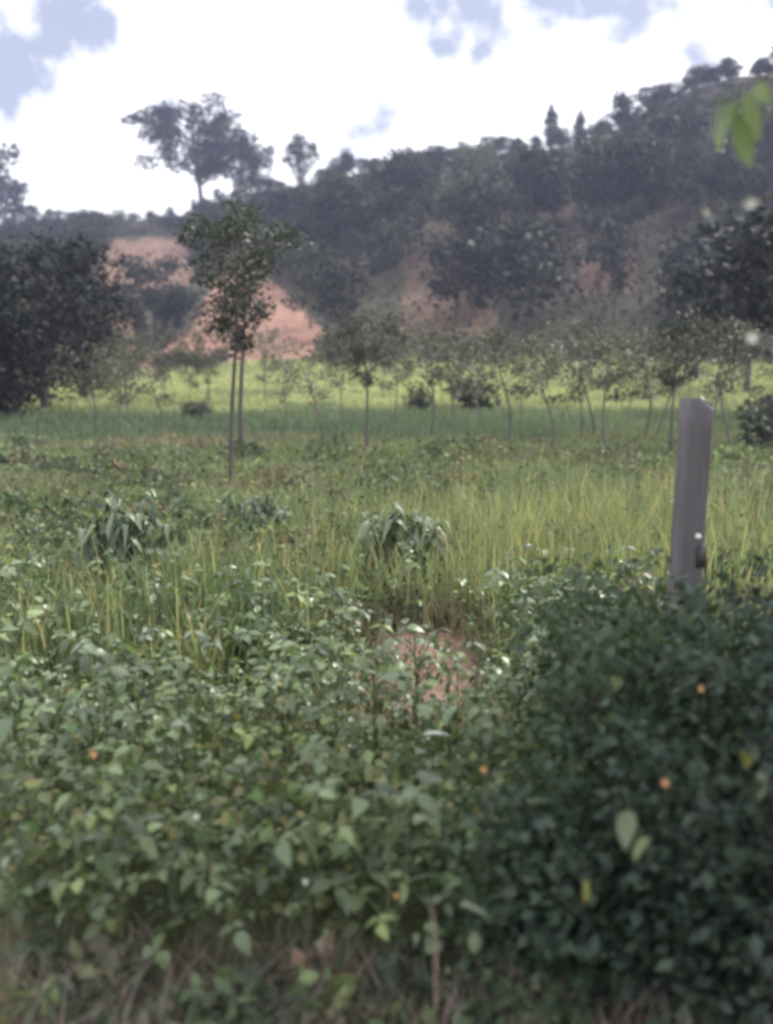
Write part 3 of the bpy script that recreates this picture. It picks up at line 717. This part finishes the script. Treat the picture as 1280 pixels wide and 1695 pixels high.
LEAF = [trifoliate(s, M[('bean', 'bean', 'bean_light', 'bean_dull', 'bean')[s % 5]]) for s in range(10)]
LEAFY = trifoliate(11, M['paleyellow']); LEAFP = trifoliate(12, M['pale'])
b = MB(); b.add(*tube([(0, 0, -.02), (.008, .004, .16), (-.004, .006, .36)], [.005, .004, .0025], 5)); STEM = b.mesh('stem', M['stem'], True)
def bean_plant(x, y, sc, label, group, nleaf=9, special=None):
    e = empty('bean_plant', (x, y, hz(x, y)), random.uniform(0, 6.28), sc)
    link('stem', STEM, e)
    a = random.uniform(0, 6.28)
    for k in range(nleaf):
        a += 2.4 + random.uniform(-.3, .3); t = (k + .5) / nleaf; hh = .08 + .27 * t
        me = random.choice(LEAF)
        if special == 'yellow' and k % 3 == 0: me = LEAFY
        if special == 'pale' and k == nleaf - 1: me = LEAFP
        l = link('leaf', me, e); l.location = (0, 0, hh); s_ = random.uniform(.6, 1.4) * (1.1 - .25 * t)
        l.rotation_euler = (random.uniform(-.6, .6), random.uniform(-.55, .45) - .35 * (t - .5), a); l.scale = (s_, s_, s_)
    return tag(e, label, 'plant', group)
spots = []
tries = 0
while tries < 12000 and len(spots) < 285:
    tries += 1
    y = 2.45 + 3.5 * random.random() ** .9; u = random.uniform(-.43, .2 if y < 4.5 else .30); x = u * y
    if random.random() > (y / 7.0) ** .5 + .1: continue
    if float(soil_zone(np.array([x]), np.array([y]))[0]) > .45: continue
    if any((x - p) ** 2 + (y - q) ** 2 < .15 ** 2 * (.6 + .1 * y) for p, q in spots): continue
    if y < 5.2 and x > .13 * y + .12 + .45 * random.random() ** 2: continue
    spots.append((x, y))
for i, (x, y) in enumerate(spots):
    sp = 'yellow' if i % 23 == 4 else ('pale' if i % 5 == 2 else None)
    near = y < 4.2
    _px = project(x, y, .3)[0]
    side = 'at the left picture edge' if _px < 150 else 'left of the middle' if _px < 430 else 'around the middle' if _px < 700 else 'beside the dark bushes' if near else 'behind the worn reddish patch'
    row = 'nearest the verge' if y < 2.9 else 'in the near crop' if y < 4.2 else 'in the middle of the crop' if y < 5.4 else 'where crop meets grass'
    lab = {None: 'broad leaved green plant %s, %s' % (row, side),
           'yellow': 'plant with yellowing leaves %s, %s' % (row, side), 'pale': 'plant with a pale leaf %s, %s' % (row, side)}[sp]
    bean_plant(x, y, random.uniform(.7, 1.35), lab, 'broad leaved crop plants in the field', random.choice((11, 12, 14)) if near else 9, sp)
# the rest of the crop and weeds: one mass of leaves
x, y = spread(50000, 2.6, 16, 1.3, .45); n = len(x)
dens = fbm(x * .9, y * .9, 101)
k = (RNG.random(n) < .25 + 1.1 * (dens - .25) * (1 - .8 * smooth(5, 9, y))) & (soil_zone(x, y) < .4) & (RNG.random(n) < 1 - .6 * smooth(.12, .3, x / y) * smooth(4, 6, y))
x, y = x[k], y[k]; z = H(x, y) + RNG.uniform(.04, .40, len(x)) * (.55 + .7 * fbm(x * 1.2, y * 1.2, 102))
L = RNG.uniform(.025, .065, len(x)) * (1 + .05 * np.maximum(y - 6, 0))
D = rdir(len(x), .25); D[:, 2] *= .5
V, Q = cards(np.stack([x, y, z], 1), D, L, L * .75, .12)
c = vary((.115, .158, .075), len(x), .6, (.22, .225, .11), .25)
mV, mC = [V], [np.repeat(c, 4, 0)]
bx, by = spread(230, 4.8, 17, 1.1, .42)
vx = RNG.uniform(-1.1, .75, 34); bx = np.concatenate([bx, vx]); by = np.concatenate([by, RNG.uniform(1.95, 2.5, 34)])
for k in range(len(bx)):
    if by[k] > 3 and soil_zone(bx[k:k+1], by[k:k+1])[0] > .3: continue
    rr = random.uniform(.12, .42); hh = random.uniform(.12, .34)
    if by[k] < 3: rr *= .35; hh *= .4
    nl = int(230 * rr / .3)
    a = RNG.uniform(0, 6.283, nl); q = np.sqrt(RNG.random(nl)) * rr; xx = bx[k] + np.cos(a) * q * 1.4; yy = by[k] + np.sin(a) * q
    zz2 = H(xx, yy) + hh * (1 - (q / rr) ** 2) * RNG.uniform(.4, 1.1, nl) + .03
    L2 = RNG.uniform(.03, .075, nl) * (1 + .04 * by[k]); D2 = rdir(nl, .3)
    V2, _ = cards(np.stack([xx, yy, zz2], 1), D2, L2, L2 * random.uniform(.3, .8), .12)
    tone = random.choice([(.075, .11, .07), (.10, .14, .085), (.15, .19, .10), (.19, .20, .15), (.09, .11, .085), (.20, .17, .13)])
    mV.append(V2); mC.append(np.repeat(vary(tone, nl, .5), 4, 0))
V = np.concatenate(mV); Q = np.arange(len(V)).reshape(-1, 4); mC = np.concatenate(mC)
tag(link('crop_leaves', mesh_np('crop_leaves', V, Q, None, M['cover'], mC)), 'mass of broad green crop and weed leaves filling the field between plants', 'crop', kind='stuff')

# ------------------------------------------------------------------ weed clumps with pale tops
SL = []
for s in range(4):
    rs = random.Random(s); L, W = .125, .042
    V = []; Q = []; n = 6
    for i in range(n):
        t = i / (n - 1); wd = W * .5 * math.sin(math.pi * (.12 + .86 * t)) ** .8 + .001; xx = L * t * (1 - .25 * t * t); zz_ = .09 * math.sin(t * 2.2) - .14 * t * t * (1 + .3 * s)
        V += [(xx, wd, zz_ + .012), (xx, 0, zz_), (xx, -wd, zz_ + .012)]
        if i: Q += [(3 * i - 3, 3 * i - 2, 3 * i + 1, 3 * i), (3 * i - 2, 3 * i - 1, 3 * i + 2, 3 * i + 1)]
    SL.append((V, Q))
def long_leaf(mat): return [mesh_np('leaf', v, q, None, mat, None, True) for v, q in SL]
LL_dark, LL_pale = long_leaf(M['weed']), long_leaf(M['pale'])
def weed(px, py, h, rad, n, label, pale=.3, lift=0.0):
    x, y = place(px, py, 2, 40)
    e = empty('leafy_weed', (x, y, hz(x, y)), random.uniform(0, 6.28))
    for k in range(7):
        a = k * .9; r = rad * random.uniform(.3, .8)
        top = (math.cos(a) * r, math.sin(a) * r, h * random.uniform(.7, 1.0))
        bb = MB(); bb.add(*tube([(math.cos(a) * .03, math.sin(a) * .03, -.02), (top[0] * .5, top[1] * .5, top[2] * .6), top], [.006, .005, .003], 5))
        link('stem', bb.mesh('stem', M['stem'], True), e)
        for q in range(n // 4):
            t = random.uniform(.25, 1.0); p = Vector(top) * t
            l = link('leaf', random.choice(LL_pale if (t > .62 and random.random() < pale * 2.0) else LL_dark), e)
            l.location = p + Vector((random.uniform(-1, 1), random.uniform(-1, 1), 0)) * .02
            l.rotation_euler = (random.uniform(-.4, .4), random.uniform(-.5, .3), random.uniform(0, 6.28)); s_ = random.uniform(.7, 1.3); l.scale = (s_,) * 3
    return tag(e, label, 'weed plant')
weed(645, 968, .62, .34, 98, 'dark leafy weed clump with pale drooping top leaves in the middle of the field', .45)
weed(690, 975, .55, .3, 70, 'shorter dark weed clump at the right side of the pale topped weed clump', .3)
weed(235, 1010, .78, .34, 98, 'dark leafy weed clump with bright pale leaf tips in the left field', .3)
weed(185, 1000, .62, .28, 70, 'dark low weed clump at the left side of the pale tipped clump', .1)
weed(430, 900, .4, .5, 60, 'low dark weed patch in the grass left of the middle weed clump', .1)

# ------------------------------------------------------------------ dark roadside bush at the right
def bush_leaf(mat, f=1.0):
    b = MB(); b.add(*leaflet(.085 * f, .045 * f, 0, .35)); return b.mesh('leaf', mat, True)
BLP, BLY, BLD = bush_leaf(M['pale'], 1.1), bush_leaf(M['paleyellow'], 1.0), bush_leaf(M['dry'], 1.0)
b = MB()
for k in range(5):
    a = k * 1.2566; b.add(*leaflet(.022, .014, a, -.3))
FLO, FLW = b.mesh('flower', M['orange'], True), b.mesh('flower', M['white'], True)
def roadside_bush(x, y, h, rad, n, label):
    e = empty('roadside_bush', (x, y, hz(x, y)), 0)
    sb = MB(); cs = []
    for k in range(16):
        a = random.uniform(0, 6.28); r = rad * random.uniform(.2, 1.15); tp = (math.cos(a) * r, math.sin(a) * r, h * random.uniform(.45, 1.05))
        sb.add(*tube([(tp[0] * .1, tp[1] * .1, -.03), (tp[0] * .5, tp[1] * .5, tp[2] * .6), tp], [.009, .006, .003], 5)); cs.append(tp); cs.append((tp[0] * .75, tp[1] * .75, tp[2] * .6)); cs.append((tp[0] * .9, tp[1] * .9, tp[2] * .35))
    link('stem', sb.mesh('stem', M['bark'], True), e)
    Ps = []; Ds = []
    for c in cs:
        nl = n // len(cs); d = rdir(nl); Ps.append(np.array(c) + d * (RNG.random(nl) ** .5)[:, None] * .5 * np.array([.3, .3, .42])); Ds.append(d * .6 + rdir(nl, -.1))
    Pp = np.concatenate(Ps); Dd = np.concatenate(Ds); kk = Pp[:, 2] > .02; Pp, Dd = Pp[kk], Dd[kk]
    L = RNG.uniform(.018, .058, len(Pp)); V, Q = cards(Pp, Dd, L, L * .6, .15)
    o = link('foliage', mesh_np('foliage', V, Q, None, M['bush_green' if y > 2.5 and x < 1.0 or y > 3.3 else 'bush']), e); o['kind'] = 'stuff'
    return tag(e, label, 'bush'), e
BUSHES = []
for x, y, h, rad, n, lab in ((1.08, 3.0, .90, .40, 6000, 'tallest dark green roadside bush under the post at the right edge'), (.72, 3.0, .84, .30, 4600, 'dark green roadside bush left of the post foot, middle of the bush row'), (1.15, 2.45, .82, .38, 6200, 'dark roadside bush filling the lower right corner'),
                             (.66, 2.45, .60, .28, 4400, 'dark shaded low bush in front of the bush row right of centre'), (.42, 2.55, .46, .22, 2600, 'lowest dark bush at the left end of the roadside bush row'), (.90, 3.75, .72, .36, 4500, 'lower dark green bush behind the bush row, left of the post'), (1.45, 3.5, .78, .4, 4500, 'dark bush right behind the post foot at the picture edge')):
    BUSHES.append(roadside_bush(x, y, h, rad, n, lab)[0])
def on_sight(px, py, Y):
    d = ray(px, py); t = Y / d.y; return Vector((d.x * t, Y, CAMZ + d.z * t))
def attach(kind, me, px, py, Y, bush, rot, sc=1.0):
    p = on_sight(px, py, Y); o = link(kind, me, bush); o.location = p - bush.location; o.rotation_euler = rot; o.scale = (sc,) * 3; return o
# pale leaves and small flowers that catch the light on the shaded bushes
attach('leaf', BLP, 1040, 1340, 2.0, BUSHES[3], (0, 1.3, 1.5), .95)['label'] = 'large pale green leaf'
attach('leaf', BLP, 1075, 1385, 2.02, BUSHES[3], (.4, .9, 2.2), .75)['label'] = 'pale green leaf'
attach('leaf', BLY, 1235, 1245, 2.2, BUSHES[2], (.2, .7, 1.0), .8)['label'] = 'yellowing leaf'
attach('leaf', BLP, 1255, 1275, 2.2, BUSHES[2], (.2, 1.2, -1.0), .8)['label'] = 'pale green leaf'
attach('leaf', BLY, 965, 1455, 2.0, BUSHES[3], (.2, 1.2, -.6), .7)['label'] = 'yellowing leaf'
attach('leaf', BLP, 760, 1500, 2.1, BUSHES[4], (0, .2, .2), .9)['label'] = 'pale silvery leaf'
attach('leaf', BLP, 785, 1540, 2.08, BUSHES[4], (0, 1.2, -1.6), .6)['label'] = 'pale green leaf'
attach('leaf', BLP, 1110, 1005, 2.6, BUSHES[0], (.1, .2, .2), .9)['label'] = 'pale leaf'
attach('leaf', BLP, 1020, 1120, 2.62, BUSHES[1], (.3, .6, 1.2), .8)['label'] = 'pale leaf'
attach('flower', FLO, 1160, 1140, 2.55, BUSHES[0], (1.1, 0, .2), .55); attach('flower', FLO, 1100, 1296, 2.08, BUSHES[3], (1.1, 0, .4), .5)
for px, py, kind in ((505, 1460, 'w'), (655, 1483, 'o'), (800, 1275, 'o'), (325, 1352, 'w'), (155, 1250, 'o')):
    p = on_sight(px, py, 2.45); e = empty('flowering_weed', (p.x, p.y, hz(p.x, p.y)), 0)
    hh = max(.1, p.z - e.location.z); bb = MB(); bb.add(*tube([(0, 0, -.02), (.01, 0, hh * .5), (0, 0, hh)], [.003, .0025, .002], 4)); link('stem', bb.mesh('stem', M['stem'], True), e)
    fl = link('flower', FLW if kind == 'w' else FLO, e); fl.location = (0, 0, hh); fl.rotation_euler = (.7, 0, .5); fl.scale = (.5,) * 3
    for q in range(3):
        l = link('leaf', bpy.data.meshes[LEAF[q].name], e); l.location = (0, 0, hh * (.4 + .15 * q)); l.rotation_euler = (0, 0, q * 2.1); l.scale = (.6,) * 3
    tag(e, {(505): 'small weed with a single white flower near the bottom middle', 655: 'small weed with an orange flower left of the lowest dark bush', 800: 'small weed with an orange flower at the left side of the dark bush row', 325: 'small weed with a whitish flower in the lower left crop', 155: 'small weed with an orange flower in the left crop'}[px], 'weed plant')
# dry stalk standing by the lowest bush
p0, p1 = on_sight(722, 1592, 2.05), on_sight(712, 1488, 2.05)
bb = MB(); bb.add(*tube([p0 - Vector((0, 0, .12)), p0, p0.lerp(p1, .5) + Vector((.004, 0, 0)), p1], [.0035, .0032, .003, .002], 5))
tag(link('dry_stalk', bb.mesh('dry_stalk', M['twig'], True)), 'single pale dry stalk standing upright left of the dark bush', 'stalk')
p = on_sight(700, 1216, 3.0); bb = MB(); bb.add(*leaflet(.10, .03, 0, .25)); o = link('fallen_leaf', bb.mesh('fallen_leaf', M['white'], True)); o.location = p; o.rotation_euler = (0, -.1, .2)
tag(o, 'long whitish dry leaf lying flat on the crop in the middle', 'leaf')
# thin dry stems of the verge at the bottom right
for k in range(12):
    px = 760 + k * 38 + random.uniform(-12, 12); p0 = on_sight(px, 1700, 1.95); l = random.uniform(.1, .24); lean = Vector((random.uniform(-.4, .2), random.uniform(-.2, .2), 1)).normalized()
    p0.z = hz(p0.x, p0.y); bb = MB(); l += .08
    bb.add(*tube([(0, 0, -.02), lean * l * .5, lean * l + Vector((random.uniform(-.03, .03), 0, -.01))], [.0035, .003, .0015], 4))
    o = link('dry_grass_stalk', bb.mesh('dry_grass_stalk', M['twig'], True)); o.location = p0
    tag(o, 'thin dry grass stalk standing at the foot of the dark bushes', 'stalk', 'dry stems at the foot of the bushes')

# ------------------------------------------------------------------ fence post
PY_ = 4.2
top = on_sight(1153, 660, PY_); bot = on_sight(1136, 940, PY_)
axis = (top - bot).normalized()
foot = bot - axis * ((bot.z - hz(bot.x, bot.y) + .25) / axis.z)
length = (top - foot).length
e = empty('fence_post', (foot.x, foot.y, foot.z), 0)
e.rotation_mode = 'QUATERNION'; e.rotation_quaternion = axis.to_track_quat('Z', 'Y') @ Quaternion((0, 0, 1), 0)
e.rotation_quaternion = Vector((0, 0, 1)).rotation_difference(axis) @ Quaternion((0, 0, 1), R(9))
hw = .056; V = []; Q = []
rs = random.Random(3); rings = 14
for i in range(rings + 1):
    t = i / rings; c = .010
    prof = [(-hw + c, -hw), (0, -hw - .001), (hw - c, -hw), (hw, -hw + c), (hw, 0), (hw, hw - c), (hw - c, hw), (0, hw), (-hw + c, hw), (-hw, hw - c), (-hw, 0), (-hw, -hw + c)]
    for (a, b_) in prof: V.append((a * (1 + rs.uniform(-.03, .03)) * (1.03 - .04 * t), b_ * (1 + rs.uniform(-.03, .03)), length * t - (.016 * (1 if a > .02 else 0) if i == rings else 0) + (.006 if i == rings and a < 0 else 0)))
    if i:
        for k in range(12): Q.append(((i - 1) * 12 + k, (i - 1) * 12 + (k + 1) % 12, i * 12 + (k + 1) % 12, i * 12 + k))
T = []
V.append((0, 0, length + .004)); cidx = len(V) - 1
for k in range(12): T.append((rings * 12 + k, rings * 12 + (k + 1) % 12, cidx))
link('shaft', mesh_np('shaft', V, Q, T, M['post']), e)
bb = MB()   # sunlit top corner of the post, painted as a pale wedge
bb.add([(.0, -.0585, length - .010), (.053, -.0595, length - .045), (.0605, -.03, length - .04), (.057, .02, length - .012), (.0, -.03, length + .022), (.02, .03, length + .016), (-.012, -.058, length + .022)], None, [(0, 1, 4), (1, 2, 4), (2, 3, 4), (3, 5, 4), (0, 4, 6)])
o = link('lit_corner', bb.mesh('lit_corner', M['corner_knob']), e); o['label'] = 'pale corner painted as the sunlit top edge'
def disc(r, d, sides=12):
    return tube([(0, 0, 0), (0, 0, d * .6), (0, 0, d)], [r, r, r * .55], sides)
hz_k = (on_sight(1145, 884, PY_) - foot).dot(axis)
bb = MB(); v, q = disc(.013, .02); bb.add(v, q); bb.add([(0, 0, .02)] + [tuple(a) for a in v[-12:]], None, [(0, 1 + k, 1 + (k + 1) % 12) for k in range(12)])
o = link('insulator', bb.mesh('insulator', M['corner_knob'], True), e); o.location = (.014, -.056, hz_k); o.rotation_euler = (R(90), 0, 0)
bb = MB()
bv = [(-.02, -.012, -.05), (.02, -.012, -.05), (.02, .0, -.05), (-.02, .0, -.05), (-.018, -.012, .045), (.02, -.012, .05), (.02, 0, .05), (-.018, 0, .045)]
bb.add(bv, [(0, 1, 5, 4), (1, 2, 6, 5), (2, 3, 7, 6), (3, 0, 4, 7), (4, 5, 6, 7), (3, 2, 1, 0)])
o = link('bracket', bb.mesh('bracket', M['metal']), e); o.location = (.036, -.057, hz_k - .085)
tag(e, 'weathered grey fence post leaning slightly right, above the dark bushes', 'post')

# ------------------------------------------------------------------ roadside tree whose twigs hang into the top right
TX, TY = 2.7, 3.3
e = empty('roadside_tree', (TX, TY, hz(TX, TY)), 0)
tb = MB(); tb.add(*tube([(0, 0, -.05), (.03, 0, 1.2), (-.05, .05, 2.4), (-.1, .1, 3.6), (0, .1, 4.6)], [.11, .09, .075, .05, .02], 9))
limbs = []
for a, z0, l, rise in ((3.0, 2.6, .9, .9), (3.6, 2.3, 1.0, .8), (2.2, 2.4, 1.5, .9), (4.6, 2.1, 1.6, .8), (.4, 2.2, 1.6, .9), (1.3, 2.6, 1.5, .9), (5.4, 2.7, 1.5, .9), (5.0, 3.1, 1.2, .8)):
    st = Vector((0, 0, z0)); en = st + Vector((math.cos(a) * l, math.sin(a) * l, rise)); md = st.lerp(en, .5) + Vector((0, 0, .12)); tb.add(*tube([st, md, en], [.04, .028, .008], 6)); limbs += [en, md.lerp(en, .4)]
Ps = []; Ds = []
for c_ in ((.9, 1.1, 5.2), (.2, 1.9, 5.6), (1.0, .2, 4.9), (.3, .6, 4.6), (1.6, 1.3, 5.8), (.9, 2.2, 6.3), (-.2, 1.2, 5.2), (1.7, .4, 6.2), (.5, 1.5, 4.4)):
    limbs.append(Vector(c_)); tb.add(*tube([(0, .1, 3.4), Vector((0, .1, 3.4)).lerp(Vector(c_), .5) + Vector((0, 0, .15)), c_], [.045, .03, .01], 6))
link('trunk', tb.mesh('trunk', M['bark'], True), e)
for en in limbs:
    nl = 420; d = rdir(nl); q = np.array(en) + d * (RNG.random(nl) ** .45)[:, None] * (.5 if en.z < 4 else .85)
    Ps.append(q); Ds.append(d * .5 + rdir(nl, -.4))
Pp = np.concatenate(Ps); Dd = np.concatenate(Ds)
wx, wy, wz = Pp[:, 0] + TX, Pp[:, 1] + TY, Pp[:, 2]
ppx, ppy = project(wx, wy, wz); kk = ~((ppx < 1325) & (wy > .3)); Pp, Dd = Pp[kk], Dd[kk]
L = RNG.uniform(.09, .17, len(Pp)); V, Q = cards(Pp, Dd, L, L * .45, .12)
o = link('crown', mesh_np('crown', V, Q, None, M['hang']), e); o['kind'] = 'stuff'
# the twigs that reach into view
def hang_leaf(L, W): 
    b = MB(); b.add(*leaflet(L, W, 0, .15)); return b.mesh('leaf', M['hang'], True)
HL = hang_leaf(.13, .042)
tw = [(1330, 110, 2.15), (1270, 128, 2.1), (1215, 150, 2.05), (1195, 175, 2.05)]
pts = [on_sight(*q) - e.location for q in tw]
bb = MB(); bb.add(*tube(pts, [.007, .005, .003, .0015], 5)); bb.add(*tube([pts[1], on_sight(1290, 60, 2.1) - e.location, on_sight(1262, 85, 2.05) - e.location], [.004, .003, .0015], 5))
link('twig', bb.mesh('twig', M['bark'], True), e)
for px, py, qx, qy, s_ in ((1205, 165, 1182, 246, .9), (1222, 190, 1240, 272, 1.0), (1200, 158, 1172, 182, .6), (1235, 150, 1258, 230, .8), (1265, 130, 1285, 200, .9), (1195, 172, 1190, 235, .7), (1250, 140, 1268, 165, .7), (1215, 160, 1212, 215, .7)):
    a = on_sight(px, py, 2.05); b_ = on_sight(qx, qy, 2.0 + random.uniform(-.03, .06)); d = b_ - a
    l = link('leaf', HL, e); l.location = a - e.location; l.scale = (d.length / .13, s_, s_)
    l.rotation_mode = 'QUATERNION'; l.rotation_quaternion = d.to_track_quat('X', 'Z') @ Quaternion((1, 0, 0), random.uniform(.6, 1.2))
# small white rosettes on a lower twig at the right edge
b = MB()
for k in range(5): b.add(*leaflet(.020, .012, k * 1.2566, -.3))
ROSETTE = b.mesh('white_rosette', M['white'], True)
tw2 = [on_sight(1345, 300, 2.3) - e.location, on_sight(1290, 318, 2.25) - e.location, on_sight(1240, 332, 2.2) - e.location, on_sight(1168, 348, 2.2) - e.location]
bb = MB(); bb.add(*tube(tw2, [.004, .003, .002, .001], 5)); tw3 = [on_sight(1340, 520, 2.3) - e.location, on_sight(1290, 545, 2.25) - e.location, on_sight(1246, 556, 2.2) - e.location]; bb.add(*tube(tw3, [.004, .003, .001], 5))
link('twig', bb.mesh('twig', M['bark'], True), e)
for px, py in ((1168, 353), (1242, 338), (1246, 560)):
    l = link('white_rosette', ROSETTE, e); l.location = on_sight(px, py, 2.2) - e.location; l.rotation_euler = (1.2, random.uniform(-.6, .6), random.uniform(-1, 1)); l.scale = (.85,) * 3
tag(e, 'roadside tree whose leafy twigs hang into the upper right corner', 'tree')

# ------------------------------------------------------------------ air
m, t = new_mat('haze_air')
o_ = nd(t, 'ShaderNodeOutputMaterial'); v = nd(t, 'ShaderNodeVolumePrincipled'); v.inputs['Color'].default_value = (.62, .68, 1.0, 1); v.inputs['Density'].default_value = .0010; v.inputs['Anisotropy'].default_value = .3
t.links.new(v.outputs[0], o_.inputs['Volume'])
x0, x1, y0, y1, z0, z1 = -720, 720, -320, 720, -1.7, 62
bv = [(x0, y0, z0), (x1, y0, z0), (x1, y1, z0), (x0, y1, z0), (x0, y0, z1), (x1, y0, z1), (x1, y1, z1), (x0, y1, z1)]
hz_me = mesh_np('haze', bv, [(3, 2, 1, 0), (4, 5, 6, 7), (0, 1, 5, 4), (1, 2, 6, 5), (2, 3, 7, 6), (3, 0, 4, 7)], None, m)
tag(link('haze', hz_me), 'thin pale haze in the air over the valley', 'haze', kind='stuff')
